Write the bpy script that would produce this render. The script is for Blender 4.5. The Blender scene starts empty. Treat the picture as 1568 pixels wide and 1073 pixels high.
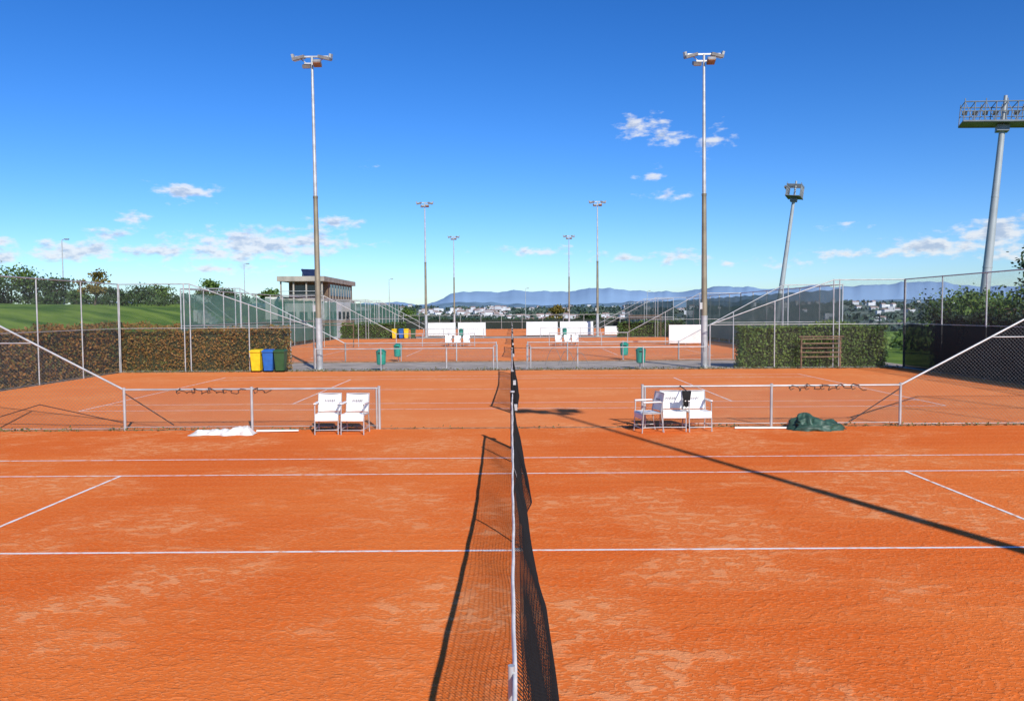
import bpy, math, random
import numpy as np
from mathutils import Vector, Matrix, noise
random.seed(7); rng=np.random.default_rng(7)
scene=bpy.context.scene
R=math.radians
# ------------------------------------------------------------------ materials
def newmat(name):
    m=bpy.data.materials.new(name); m.use_nodes=True
    nt=m.node_tree; b=nt.nodes.get('Principled BSDF')
    return m,nt,b
def simple(name,col,rough=0.6,metal=0.0,var=0.12,scale=6.0,spec=0.4,bump=0.0):
    m,nt,b=newmat(name)
    tc=nt.nodes.new('ShaderNodeTexCoord'); n=nt.nodes.new('ShaderNodeTexNoise')
    n.inputs['Scale'].default_value=scale; n.inputs['Detail'].default_value=4
    nt.links.new(tc.outputs['Object'],n.inputs['Vector'])
    r=nt.nodes.new('ShaderNodeValToRGB')
    r.color_ramp.elements[0].position=0.3; r.color_ramp.elements[1].position=0.7
    r.color_ramp.elements[0].color=[max(0,c*(1-var*1.5)) for c in col]+[1]
    r.color_ramp.elements[1].color=[min(1,c*(1+var)) for c in col]+[1]
    nt.links.new(n.outputs['Fac'],r.inputs['Fac']); nt.links.new(r.outputs['Color'],b.inputs['Base Color'])
    b.inputs['Roughness'].default_value=rough; b.inputs['Metallic'].default_value=metal
    b.inputs['Specular IOR Level'].default_value=spec
    if bump>0:
        bp=nt.nodes.new('ShaderNodeBump'); bp.inputs['Strength'].default_value=bump; bp.inputs['Distance'].default_value=0.02
        nt.links.new(n.outputs['Fac'],bp.inputs['Height']); nt.links.new(bp.outputs['Normal'],b.inputs['Normal'])
    return m
def foliage(name,cols,scale=0.6):
    m,nt,b=newmat(name)
    g=nt.nodes.new('ShaderNodeNewGeometry')
    n=nt.nodes.new('ShaderNodeTexNoise'); n.inputs['Scale'].default_value=scale; n.inputs['Detail'].default_value=3
    nt.links.new(g.outputs['Position'],n.inputs['Vector'])
    mx=nt.nodes.new('ShaderNodeMath'); mx.operation='MULTIPLY_ADD'; mx.inputs[1].default_value=0.45; 
    nt.links.new(g.outputs['Random Per Island'],mx.inputs[0])
    s=nt.nodes.new('ShaderNodeMath'); s.operation='MULTIPLY_ADD'; s.inputs[1].default_value=1.5; s.inputs[2].default_value=-0.45
    nt.links.new(n.outputs['Fac'],s.inputs[0]); nt.links.new(s.outputs[0],mx.inputs[2])
    r=nt.nodes.new('ShaderNodeValToRGB'); e=r.color_ramp.elements
    e[0].position=0.0; e[0].color=list(cols[0])+[1]; e[1].position=1.0; e[1].color=list(cols[-1])+[1]
    for i,c in enumerate(cols[1:-1]):
        x=e.new((i+1)/(len(cols)-1)); x.color=list(c)+[1]
    nt.links.new(mx.outputs[0],r.inputs['Fac']); nt.links.new(r.outputs['Color'],b.inputs['Base Color'])
    b.inputs['Roughness'].default_value=0.6; b.inputs['Specular IOR Level'].default_value=0.25
    return m

M={}
M['steel']=simple('galvanised_steel',(0.48,0.49,0.49),0.45,0.3,0.15,3)
M['polesteel']=simple('pole_steel',(0.27,0.24,0.17),0.5,0.3,0.3,0.8)
M['wire']=simple('fence_wire',(0.22,0.23,0.23),0.5,0.4,0.1,3)
M['darkwire']=simple('rusty_wire',(0.05,0.035,0.03),0.7,0.2,0.2,10)
M['netcord']=simple('net_cord',(0.012,0.012,0.013),0.7,0,0.1,20,0.2)
M['white']=simple('white_plastic',(0.84,0.83,0.80),0.4,0,0.05,5)
M['banner']=simple('banner_vinyl',(0.80,0.79,0.77),0.5,0,0.10,0.9)
M['band']=simple('net_band_canvas',(0.80,0.77,0.72),0.7,0,0.14,8)
M['lampglass']=simple('lamp_glass',(0.42,0.24,0.16),0.3,0.1,0.2,4)  # brown tint: orange reflected off the clay, put into the base colour
M['lampbody']=simple('lamp_body',(0.26,0.25,0.25),0.5,0.3,0.2,4)
M['teal']=simple('teal_plastic',(0.02,0.30,0.22),0.45,0,0.15,5)
M['yellow']=simple('yellow_plastic',(0.74,0.52,0.02),0.45,0,0.1,5)
M['blue']=simple('blue_plastic',(0.02,0.12,0.42),0.45,0,0.1,5)
M['green']=simple('green_plastic',(0.03,0.09,0.035),0.45,0,0.1,5)
M['rubber']=simple('rubber',(0.02,0.02,0.02),0.8)
M['concrete']=simple('concrete',(0.36,0.33,0.28),0.85,0,0.2,1.2,0.2,0.2)
M['wall']=simple('white_render',(0.66,0.65,0.62),0.8,0,0.08,0.6,0.2)
M['glass']=simple('window_glass',(0.03,0.05,0.06),0.12,0,0.2,1,0.6)
M['brown']=simple('timber_cladding',(0.17,0.11,0.07),0.7,0,0.3,5)
M['solar']=simple('solar_cells',(0.02,0.03,0.07),0.2,0,0.2,2,0.6)
M['tarp_w']=simple('white_tarp',(0.74,0.71,0.66),0.7,0,0.2,9,0.3)
M['tarp_g']=simple('green_tarp',(0.035,0.085,0.06),0.5,0,0.35,9,0.4)
M['bark']=simple('bark',(0.10,0.075,0.055),0.9,0,0.3,8,0.2,0.4)
M['mast']=simple('mast_paint',(0.36,0.39,0.41),0.5,0.1,0.1,0.4)
M['mastdark']=simple('mast_head_steel',(0.20,0.22,0.24),0.5,0.2,0.15,0.8)
M['path']=simple('path_concrete',(0.42,0.36,0.30),0.9,0,0.22,1.0,0.2,0.2)
M['kerb']=simple('kerb_edge',(0.27,0.17,0.10),0.9,0,0.4,7,0.2,0.3)
M['roof']=simple('terracotta_roofs',(0.32,0.22,0.19),0.85,0,0.3,0.02)
M['house']=simple('house_render',(0.56,0.58,0.61),0.85,0,0.28,0.012)  # grey-blue cast is distance haze painted into the wall colour
M['leaf']=foliage('leaf_green',[(0.018,0.04,0.01),(0.05,0.10,0.02),(0.10,0.165,0.032),(0.15,0.20,0.045)],0.8)
M['leafdark']=foliage('leaf_dark',[(0.012,0.026,0.010),(0.034,0.065,0.020),(0.06,0.105,0.028)],0.8)
M['leaffar']=foliage('leaf_far_woods',[(0.03,0.05,0.045),(0.05,0.085,0.065),(0.09,0.12,0.085)],0.01)  # bluish greens carry the distance haze in the leaf colours
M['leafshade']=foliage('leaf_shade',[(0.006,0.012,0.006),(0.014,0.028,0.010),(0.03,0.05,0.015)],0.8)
M['hedge_r']=foliage('hedge_autumn',[(0.05,0.07,0.016),(0.09,0.11,0.024),(0.22,0.115,0.026),(0.30,0.14,0.032),(0.13,0.15,0.032),(0.24,0.13,0.028)],0.45)
M['hedge_g']=foliage('hedge_green',[(0.05,0.09,0.018),(0.09,0.165,0.03),(0.15,0.22,0.042),(0.20,0.25,0.05)],0.7)
M['autumn']=foliage('leaf_autumn',[(0.05,0.05,0.012),(0.14,0.11,0.02),(0.20,0.14,0.03)],1)
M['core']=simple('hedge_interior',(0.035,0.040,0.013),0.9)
M['weed']=foliage('weeds',[(0.05,0.06,0.02),(0.12,0.13,0.04),(0.22,0.18,0.09)],2)

def screen_mat(name,col,tr):
    m,nt,b=newmat(name)
    b.inputs['Base Color'].default_value=list(col)+[1]; b.inputs['Roughness'].default_value=0.8
    t=nt.nodes.new('ShaderNodeBsdfTransparent'); mx=nt.nodes.new('ShaderNodeMixShader')
    tc=nt.nodes.new('ShaderNodeTexCoord'); n=nt.nodes.new('ShaderNodeTexNoise'); n.inputs['Scale'].default_value=0.7
    nt.links.new(tc.outputs['Object'],n.inputs['Vector'])
    mr=nt.nodes.new('ShaderNodeMapRange'); mr.inputs['From Min'].default_value=0.3; mr.inputs['From Max'].default_value=0.7
    mr.inputs['To Min'].default_value=tr*0.7; mr.inputs['To Max'].default_value=tr*1.3
    nt.links.new(n.outputs['Fac'],mr.inputs['Value']); nt.links.new(mr.outputs[0],mx.inputs['Fac'])
    nt.links.new(b.outputs[0],mx.inputs[1]); nt.links.new(t.outputs[0],mx.inputs[2])
    nt.links.new(mx.outputs[0],nt.nodes['Material Output'].inputs['Surface'])
    return m
M['screen_teal']=screen_mat('windscreen_teal',(0.055,0.21,0.15),0.20)
M['screen_dark']=screen_mat('windscreen_dark',(0.010,0.022,0.017),0.12)

def clay_mat(name,graze):
    m,nt,b=newmat(name); L=nt.links.new
    tc=nt.nodes.new('ShaderNodeTexCoord')
    def noi(scale,detail,stretch=None,rough=0.55,dist=0.0,rot=0.25):
        n=nt.nodes.new('ShaderNodeTexNoise'); n.inputs['Scale'].default_value=scale; n.noise_dimensions='2D'
        n.inputs['Detail'].default_value=detail; n.inputs['Roughness'].default_value=rough; n.inputs['Distortion'].default_value=dist
        if stretch:
            mp=nt.nodes.new('ShaderNodeMapping'); mp.inputs['Scale'].default_value=stretch; mp.inputs['Rotation'].default_value=(0,0,rot)
            L(tc.outputs['Object'],mp.inputs['Vector']); L(mp.outputs[0],n.inputs['Vector'])
        else: L(tc.outputs['Object'],n.inputs['Vector'])
        return n.outputs['Fac']
    def mr(x,a,b_,c=0,d=1):
        k=nt.nodes.new('ShaderNodeMapRange'); k.interpolation_type='SMOOTHSTEP'
        for i,v in zip(('From Min','From Max','To Min','To Max'),(a,b_,c,d)): k.inputs[i].default_value=v
        L(x,k.inputs['Value']); return k.outputs[0]
    def mul(a,b_,op='MULTIPLY',clamp=False):
        k=nt.nodes.new('ShaderNodeMath'); k.operation=op; k.use_clamp=clamp
        for i,v in enumerate((a,b_)):
            if isinstance(v,(int,float)): k.inputs[i].default_value=v
            else: L(v,k.inputs[i])
        return k.outputs[0]
    def mix(f,a,b_):
        k=nt.nodes.new('ShaderNodeMixRGB')
        L(f,k.inputs['Fac'])
        for i,v in (('Color1',a),('Color2',b_)):
            if isinstance(v,tuple): k.inputs[i].default_value=v+(1,)
            else: L(v,k.inputs[i])
        return k.outputs[0]
    big=mr(noi(0.16,2),0.38,0.62)
    patch=mr(noi(0.38,4,(1,1.4,1),0.62,0.15),0.44,0.66)      # dry, scuffed areas
    step=mr(noi(4.2,2,(1,1.6,1),0.5,0.15),0.53,0.62)          # footprints / lifted flakes
    speck=mr(noi(20,2,(1,1.9,1),0.6,0.25),0.50,0.60)          # dimpled crust
    fine=mr(noi(70,2),0.3,0.7)
    drag=mr(noi(1.0,4,(0.10,5,1),0.6,0.0,0.08),0.42,0.68)     # drag-mat streaks
    c=mix(big,(0.80,0.150,0.022),(0.85,0.185,0.032))
    c=mix(mul(drag,0.30),c,(0.88,0.245,0.058))
    c=mix(mul(patch,0.22),c,(0.92,0.32,0.10))
    c=mix(mul(mul(patch,step),0.55),c,(0.94,0.43,0.19))
    c=mix(mul(mul(mul(patch,0.45),0.38,'ADD'),mul(speck,0.62)),c,(0.94,0.40,0.16))
    c=mix(mul(fine,0.15),c,(0.60,0.095,0.014))
    if graze>0:  # lightens the colour as a grazing view would
        k=nt.nodes.new('ShaderNodeMixRGB'); k.inputs['Fac'].default_value=graze; L(c,k.inputs['Color1']); k.inputs['Color2'].default_value=(0.93,0.34,0.12,1); c=k.outputs[0]
    L(c,b.inputs['Base Color']); b.inputs['Roughness'].default_value=0.95; b.inputs['Specular IOR Level'].default_value=0.05
    h=mul(speck,mul(step,0.8),'ADD')
    bp=nt.nodes.new('ShaderNodeBump'); bp.inputs['Strength'].default_value=0.6; bp.inputs['Distance'].default_value=0.007
    L(h,bp.inputs['Height']); L(bp.outputs[0],b.inputs['Normal'])
    return m
M['clay']=clay_mat('red_clay',0.0); M['claygraze']=clay_mat('red_clay_graze_lit',0.42)  # second clay: grazing-angle brightness of the farther courts painted into its colour
def line_mat():
    m,nt,b=newmat('court_line'); L=nt.links.new
    tc=nt.nodes.new('ShaderNodeTexCoord'); n=nt.nodes.new('ShaderNodeTexNoise'); n.inputs['Scale'].default_value=8; n.inputs['Detail'].default_value=6
    L(tc.outputs['Object'],n.inputs['Vector'])
    r=nt.nodes.new('ShaderNodeValToRGB'); r.color_ramp.elements[0].position=0.33; r.color_ramp.elements[0].color=(0.85,0.42,0.22,1)
    r.color_ramp.elements[1].position=0.50; r.color_ramp.elements[1].color=(0.90,0.85,0.79,1)
    L(n.outputs['Fac'],r.inputs['Fac']); L(r.outputs[0],b.inputs['Base Color']); b.inputs['Roughness'].default_value=0.8
    return m
M['line']=line_mat()
def ground_mat():
    m,nt,b=newmat('grass_and_land'); L=nt.links.new
    g=nt.nodes.new('ShaderNodeNewGeometry')
    ln=nt.nodes.new('ShaderNodeVectorMath'); ln.operation='LENGTH'; L(g.outputs['Position'],ln.inputs[0])
    def noi(s,d):
        n=nt.nodes.new('ShaderNodeTexNoise'); n.inputs['Scale'].default_value=s; n.inputs['Detail'].default_value=d; L(g.outputs['Position'],n.inputs['Vector']); return n.outputs['Fac']
    def ramp(x,a,ca,b_,cb):
        r=nt.nodes.new('ShaderNodeValToRGB'); r.color_ramp.elements[0].position=a; r.color_ramp.elements[0].color=ca+(1,)
        r.color_ramp.elements[1].position=b_; r.color_ramp.elements[1].color=cb+(1,); L(x,r.inputs['Fac']); return r.outputs[0]
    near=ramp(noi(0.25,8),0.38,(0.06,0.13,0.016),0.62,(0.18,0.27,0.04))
    far=ramp(noi(0.008,8),0.42,(0.06,0.095,0.085),0.62,(0.16,0.20,0.16))  # far land shifted towards blue, haze mixed into the colour
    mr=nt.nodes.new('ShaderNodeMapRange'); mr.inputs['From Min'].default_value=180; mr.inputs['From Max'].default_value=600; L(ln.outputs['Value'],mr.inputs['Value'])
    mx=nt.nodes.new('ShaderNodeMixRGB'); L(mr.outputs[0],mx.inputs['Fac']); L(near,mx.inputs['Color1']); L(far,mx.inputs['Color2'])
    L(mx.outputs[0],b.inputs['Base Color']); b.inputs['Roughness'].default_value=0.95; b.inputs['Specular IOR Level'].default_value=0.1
    return m
M['ground']=ground_mat()
M['mount_far']=simple('mountain_far',(0.22,0.34,0.50),1,0,0.08,0.0012,0.0)  # blue base colour stands in for aerial haze
M['mount_near']=simple('mountain_near',(0.15,0.24,0.32),1,0,0.20,0.004,0.0)  # thinner aerial haze, also painted as a bluish base colour

# ------------------------------------------------------------------ mesh builder
class MB:
    def __init__(s): s.v=[];s.f=[];s.m=[];s.sm=[];s.mats=[]
    def mi(s,k):
        if k not in s.mats: s.mats.append(k)
        return s.mats.index(k)
    def add(s,vs,fs,mat,smooth=False):
        o=len(s.v); s.v.extend([tuple(p) for p in vs]); k=s.mi(mat)
        for f in fs: s.f.append(tuple(i+o for i in f)); s.m.append(k); s.sm.append(smooth)
    def box(s,c,d,mat,rot=None):
        x,y,z=[k/2 for k in d]
        vs=[Vector((a*x,b*y,e*z)) for e in(-1,1) for b in(-1,1) for a in(-1,1)]
        if rot is not None: vs=[rot@p for p in vs]
        vs=[p+Vector(c) for p in vs]
        s.add(vs,[(0,2,3,1),(4,5,7,6),(0,1,5,4),(2,6,7,3),(0,4,6,2),(1,3,7,5)],mat)
    def tube(s,p1,p2,r1,mat,r2=None,n=8,cap=True):
        r2=r1 if r2 is None else r2
        p1=Vector(p1);p2=Vector(p2);d=(p2-p1)
        if d.length<1e-6: return
        d.normalize(); a=Vector((0,0,1)) if abs(d.z)<0.9 else Vector((1,0,0))
        u=d.cross(a).normalized(); w=d.cross(u)
        vs=[]
        for p,r in((p1,r1),(p2,r2)):
            for i in range(n):
                t=2*math.pi*i/n; vs.append(p+u*math.cos(t)*r+w*math.sin(t)*r)
        fs=[(i,(i+1)%n,n+(i+1)%n,n+i) for i in range(n)]
        s.add(vs,fs,mat,n>4)
        if cap: s.add(vs,[tuple(range(n))[::-1],tuple(range(n,2*n))],mat)
    def path(s,pts,r,mat,n=6):
        for a,b in zip(pts[:-1],pts[1:]): s.tube(a,b,r,mat,n=n,cap=False)
    def quads(s,C,size,mat,flat=0.0):
        N=len(C); u=rng.normal(size=(N,3)); u/=np.linalg.norm(u,axis=1)[:,None]
        w=rng.normal(size=(N,3)); w-=u*(w*u).sum(1)[:,None]; w/=np.linalg.norm(w,axis=1)[:,None]
        sz=(size*rng.uniform(0.6,1.4,N))[:,None]; a=u*sz; b=w*sz*0.6
        V=np.stack([C-a,C-b,C+a,C+b],1).reshape(-1,3)
        o=len(s.v); s.v.extend(map(tuple,V.tolist())); k=s.mi(mat)
        for i in range(N): s.f.append((o+4*i,o+4*i+1,o+4*i+2,o+4*i+3))
        s.m.extend([k]*N); s.sm.extend([False]*N)
    def mesh(s,name):
        me=bpy.data.meshes.new(name); me.from_pydata(s.v,[],s.f)
        for k in s.mats: me.materials.append(M[k])
        me.polygons.foreach_set('material_index',s.m); me.polygons.foreach_set('use_smooth',s.sm); me.update(); return me
    def build(s,name,loc=(0,0,0),rot=(0,0,0)):
        return inst(s.mesh(name),name,loc,rot)
def inst(me,name,loc=(0,0,0),rot=(0,0,0)):
    o=bpy.data.objects.new(name,me); scene.collection.objects.link(o); o.location=loc; o.rotation_euler=rot; return o
def rotx(a): return Matrix.Rotation(a,3,'X')
def roty(a): return Matrix.Rotation(a,3,'Y')
def rotz(a): return Matrix.Rotation(a,3,'Z')

# ------------------------------------------------------------------ terrain
def ss(a,b,x):
    t=max(0,min(1,(x-a)/(b-a))); return t*t*(3-2*t)
def terrain(x,y):
    d=math.hypot(x,y)
    z=-0.06
    z+=3.9*ss(23,40,-x)*(1-ss(125,190,y))*(1-ss(90,200,-x))*ss(-60,-10,y)*(0.9+0.35*noise.noise((x*0.03,y*0.03,0)))
    z+=-1.0*ss(24,40,x)
    z+=-34*ss(140,520,d)
    if d>600:
        z+=ss(650,2900,d)*(48+ 15*noise.noise((x*0.0011,y*0.0011,3.1)))+ss(700,1500,d)*(14*noise.noise((x*0.0028,y*0.0028,1.7))+6*noise.noise((x*0.008,y*0.008,9)))
    z-=ss(3300,7000,d)*120
    return z
NA=288; radii=[0.0]+[2*(1.105**i) for i in range(93)]
vs=[(0,0,-0.06)];fs=[]
for r in radii[1:]:
    for k in range(NA):
        a=2*math.pi*k/NA; x=r*math.sin(a); y=r*math.cos(a); vs.append((x,y,terrain(x,y)))
for k in range(NA): fs.append((0,1+(k+1)%NA,1+k))
for j in range(len(radii)-2):
    for k in range(NA):
        a=1+j*NA+k; b=1+j*NA+(k+1)%NA; fs.append((a,b,b+NA,a+NA))
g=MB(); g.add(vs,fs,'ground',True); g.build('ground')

def mountains(name,dist,depth,profile,mat,azs):
    g=MB(); vs=[];fs=[]; rows=10; n=len(azs)
    for j in range(rows):
        t=j/(rows-1)
        for a in azs:
            d=dist+depth*(t-0.5); x=d*math.sin(R(a)); y=d*math.cos(R(a))
            h=profile(a)*math.sin(math.pi*min(1,t*1.0))**0.8
            h+=profile(a)*0.22*noise.noise((x*0.0011,y*0.0011,2))*math.sin(math.pi*t)
            vs.append((x,y,-80+h*dist*math.pi/180+0))
    for j in range(rows-1):
        for k in range(n-1):
            a=j*n+k; fs.append((a,a+1,a+n+1,a+n))
    g.add(vs,fs,mat,True); return g.build(name)
def prof_far(a):
    base=1.74+0.14*math.exp(-((a+2)/2.2)**2)+0.26*math.exp(-((a-6)/4)**2)+0.24*math.exp(-((a-24)/9)**2)-0.75*ss(3.5,7,-a)
    return base+0.16*noise.noise((a*0.35,0.3,0))+0.14*noise.noise((a*1.1,1.3,0))+0.06*noise.noise((a*3.3,1.3,0))
def prof_near(a): return 1.22+0.20*noise.noise((a*0.25,7,0))+0.14*noise.noise((a*1.1,5,0))
az=[-75+150*i/900 for i in range(901)]
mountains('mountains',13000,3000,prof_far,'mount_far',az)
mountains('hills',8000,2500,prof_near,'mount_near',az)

# distant town and woods
g=MB()
for i in range(1700):
    if random.random()<0.62: a=random.gauss(-1.0,5.0)
    else: a=random.uniform(-30,32)
    d=random.choice([random.uniform(1000,1700),random.uniform(1500,3000),random.uniform(2000,3000)]); x=d*math.sin(R(a)); y=d*math.cos(R(a)); z=terrain(x,y)
    if noise.noise((x*0.003,y*0.003,4))<0.0: continue
    w=random.uniform(8,20);dd=random.uniform(8,12);h=random.choice([4,5,6,7,9,13 if d>1500 else 6]); rz=rotz(random.uniform(-0.6,0.6))
    g.box((x,y,z+h/2-1),(w,dd,h+2),'house',rz)
    if random.random()<0.6:
        vs=[Vector((sx*w*.55,sy*dd*.55,h)) for sy in(-1,1) for sx in(-1,1)]+[Vector((-w*.5,0,h+2.4)),Vector((w*.5,0,h+2.4))]
        vs=[rz@p+Vector((x,y,z)) for p in vs]
        g.add(vs,[(0,1,5,4),(3,2,4,5),(0,4,2),(1,3,5)],'roof')
g.build('distant_town')
g=MB(); C=[]
for i in range(2000):
    a=random.uniform(-34,34); d=random.uniform(600,2900); x=d*math.sin(R(a)); y=d*math.cos(R(a)); z=terrain(x,y)
    if noise.noise((x*0.003,y*0.003,4))>0.15 and abs(a)<9: continue
    s=random.uniform(5,9)
    C.append(rng.normal(size=(12,3))*np.array([s,s,s*0.35])+np.array([x,y,z+s*0.5]))
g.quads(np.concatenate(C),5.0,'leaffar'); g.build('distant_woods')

# ------------------------------------------------------------------ courts
def sheet(name,x0,x1,y0,y1,z,mat,nx=2,ny=2):
    g=MB(); vs=[(x0+(x1-x0)*i/nx,y0+(y1-y0)*j/ny,z) for j in range(ny+1) for i in range(nx+1)]
    fs=[(j*(nx+1)+i,j*(nx+1)+i+1,(j+1)*(nx+1)+i+1,(j+1)*(nx+1)+i) for j in range(ny) for i in range(nx)]
    g.add(vs,fs,mat); return g.build(name)
HW=17.8
sheet('path_paving',-19,19,-8,126,-0.03,'path')
sheet('clay_court',-HW+.05,HW-.05,-7.0,17.62,0,'clay')
sheet('clay_court',-HW+.05,HW-.05,17.62,35.2,0,'claygraze')
sheet('clay_court',-HW+.05,HW-.05,42.0,79.2,0,'claygraze')
sheet('clay_court',-HW+.05,HW-.05,86.0,122.5,0,'claygraze')
def court_lines(cy):
    g=MB(); w=0.05
    def ln(x0,x1,y0,y1):
        g.add([(x0,y0,.004),(x1,y0,.004),(x1,y1,.004),(x0,y1,.004)],[(0,1,2,3)],'line')
    for s in(-1,1):
        ln(-11.885,11.885,cy+s*5.485-w/2,cy+s*5.485+w/2)
        e=cy+s*4.115; ln(-11.885+w,11.885-w,e-w/2,e+w/2)
        x=s*6.40; ln(x-w/2,x+w/2,cy-4.115+w/2,cy-w/2); ln(x-w/2,x+w/2,cy+w/2,cy+4.115-w/2)
        x=s*(11.885-w/2)
        for a,b in((-5.485+w/2,-4.115-w/2),(-4.115-w/2,4.115+w/2),(4.115+w/2,5.485-w/2)): 
            ln(x-w/2,x+w/2,cy+a,cy+b)
    ln(-6.4-w/2,6.4+w/2,cy-w/2,cy+w/2)
    g.build('court_lines')
CY=[8.5,26.7,51.3,69.8,95.5,113.5]
for c in CY: court_lines(c)

# ------------------------------------------------------------------ nets
def interp(t,pts):
    if t<=pts[0][0]: return pts[0][1]
    for (a,va),(b,vb) in zip(pts[:-1],pts[1:]):
        if t<=b:
            k=(t-a)/(b-a); k=k*k*(3-2*k); return va+(vb-va)*k
    return pts[-1][1]
def tennis_net(cy,boff,cell=0.045,wt=0.0052,detail=True):
    hl=6.40; y0=-hl; h=lambda y:0.914+0.156*(abs(y)/hl)**1.3
    def off(y,z,H):
        b=interp(y,boff); t=max(0,min(1,1-z/H))
        return b*(t**0.62)+0.025*math.sin(y*2.1+t*2)*math.sin(math.pi*t)+0.02*noise.noise((y*1.5,z*2,cy))*math.sin(math.pi*min(1,t+.15))
    ny=int(2*hl/cell); nz=int(0.95/cell)
    vs=[];fs=[]
    for j in range(nz+1):
        for i in range(ny+1):
            y=y0+2*hl*i/ny; H=h(y)-0.03; b=interp(y,boff)
            z=0.012+(H-0.012)*j/nz
            vs.append((off(y,z,H),y,z))
    for j in range(nz):
        for i in range(ny):
            a=j*(ny+1)+i; fs.append((a,a+1,a+ny+2,a+ny+1))
    me=bpy.data.meshes.new('mesh_cords'); me.from_pydata(vs,[],fs); me.materials.append(M['netcord']); me.update()
    parent=bpy.data.objects.new('tennis_net',None); scene.collection.objects.link(parent); parent.location=(0,cy,0)
    o=bpy.data.objects.new('net_mesh',me); scene.collection.objects.link(o); o.parent=parent
    md=o.modifiers.new('w','WIREFRAME'); md.thickness=wt; md.use_even_offset=False; md.use_boundary=True
    g=MB(); n=80
    for i in range(n):
        ya=y0+2*hl*i/n; yb=y0+2*hl*(i+1)/n
        def wob(y): return 0.003*math.sin(y*2.1)+0.002*math.sin(y*7.3)
        ring=[]
        for y in(ya,yb):
            H=h(y)+0.003*math.sin(y*5); x=wob(y)
            ring+= [(x-0.011,y,H-0.06),(x-0.009,y,H-0.006),(x,y,H),(x+0.009,y,H-0.006),(x+0.011,y,H-0.06)]
        g.add(ring,[(k,k+5,k+6,k+1) for k in range(4)],'band',True)
    pts=[(off(y,0.01,1),y,0.012) for y in [y0+2*hl*i/120 for i in range(121)]]
    g.path(pts,0.006,'netcord',5)
    hc=h(0); 
    st=[(off(0,hc*(1-k/8.0),hc)*0.55+0.016,0,hc*(1-k/8.0)) for k in range(9)]
    for a,b in zip(st[:-1],st[1:]):
        g.add([(a[0],-.025,a[2]),(a[0],.025,a[2]),(b[0],.025,b[2]),(b[0],-.025,b[2])],[(0,1,2,3)],'band')
    g.box((0.05,0,0.01),(0.10,0.06,0.02),'steel')
    for s in(-1,1):
        g.tube((0,s*(hl+0.05),0),(0,s*(hl+0.05),1.09),0.04,'netcord',n=12)
        g.tube((0,s*(hl+0.05),1.09),(0,s*(hl+0.05),1.12),0.045,'steel',n=12)
        if detail:
            g.tube((-0.012,s*5.09,0),(-0.012,s*5.09,1.055),0.016,'steel',n=10)
        g.box((0.06,s*(hl+0.05),0.8),(0.07,0.06,0.12),'steel')
    o2=g.build('band_and_posts'); o2.parent=parent
tennis_net(8.5,[(-6.4,.24),(-3.2,.30),(-1.8,.29),(-1.0,.24),(0,.19),(0.8,.15),(1.5,.18),(2.2,.26),(3.5,.20),(5.6,.12),(6.4,.05)])
tennis_net(26.7,[(-6.4,.05),(-5,.16),(-2,.22),(0,.08),(2,.16),(6.4,.05)],0.05,0.006)
for c in CY[2:]: tennis_net(c,[(-6.4,.03),(-3,.15),(0,.05),(3,.12),(6.4,.03)],0.11,0.010,False)

# ------------------------------------------------------------------ chain-link fences
def clipline(poly,p,d):
    t0,t1=-1e9,1e9; n=len(poly)
    for i in range(n):
        a=poly[i]; b=poly[(i+1)%n]; ex,ey=b[0]-a[0],b[1]-a[1]
        nx,ny=-ey,ex
        den=nx*d[0]+ny*d[1]; num=nx*(p[0]-a[0])+ny*(p[1]-a[1])
        if abs(den)<1e-9:
            if num<0: return None
            continue
        t=-num/den
        if den>0: t0=max(t0,t)
        else: t1=min(t1,t)
    return (t0,t1) if t1-t0>1e-3 else None
def link(g,org,dr,poly,cell=0.075,r=0.0016):
    org=Vector(org); dr=Vector(dr).normalized(); Z=Vector((0,0,1))
    us=[p[0] for p in poly]; zs=[p[1] for p in poly]; zm=max(zs)
    for sg in(1,-1):
        u=min(us)-zm-1
        while u<max(us)+zm+1:
            q=clipline(poly,(u,0),(sg,1))
            if q:
                a=org+dr*(u+sg*q[0])+Z*q[0]; b=org+dr*(u+sg*q[1])+Z*q[1]
                g.tube(a,b,r,'wire',n=3,cap=False)
            u+=cell
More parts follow.
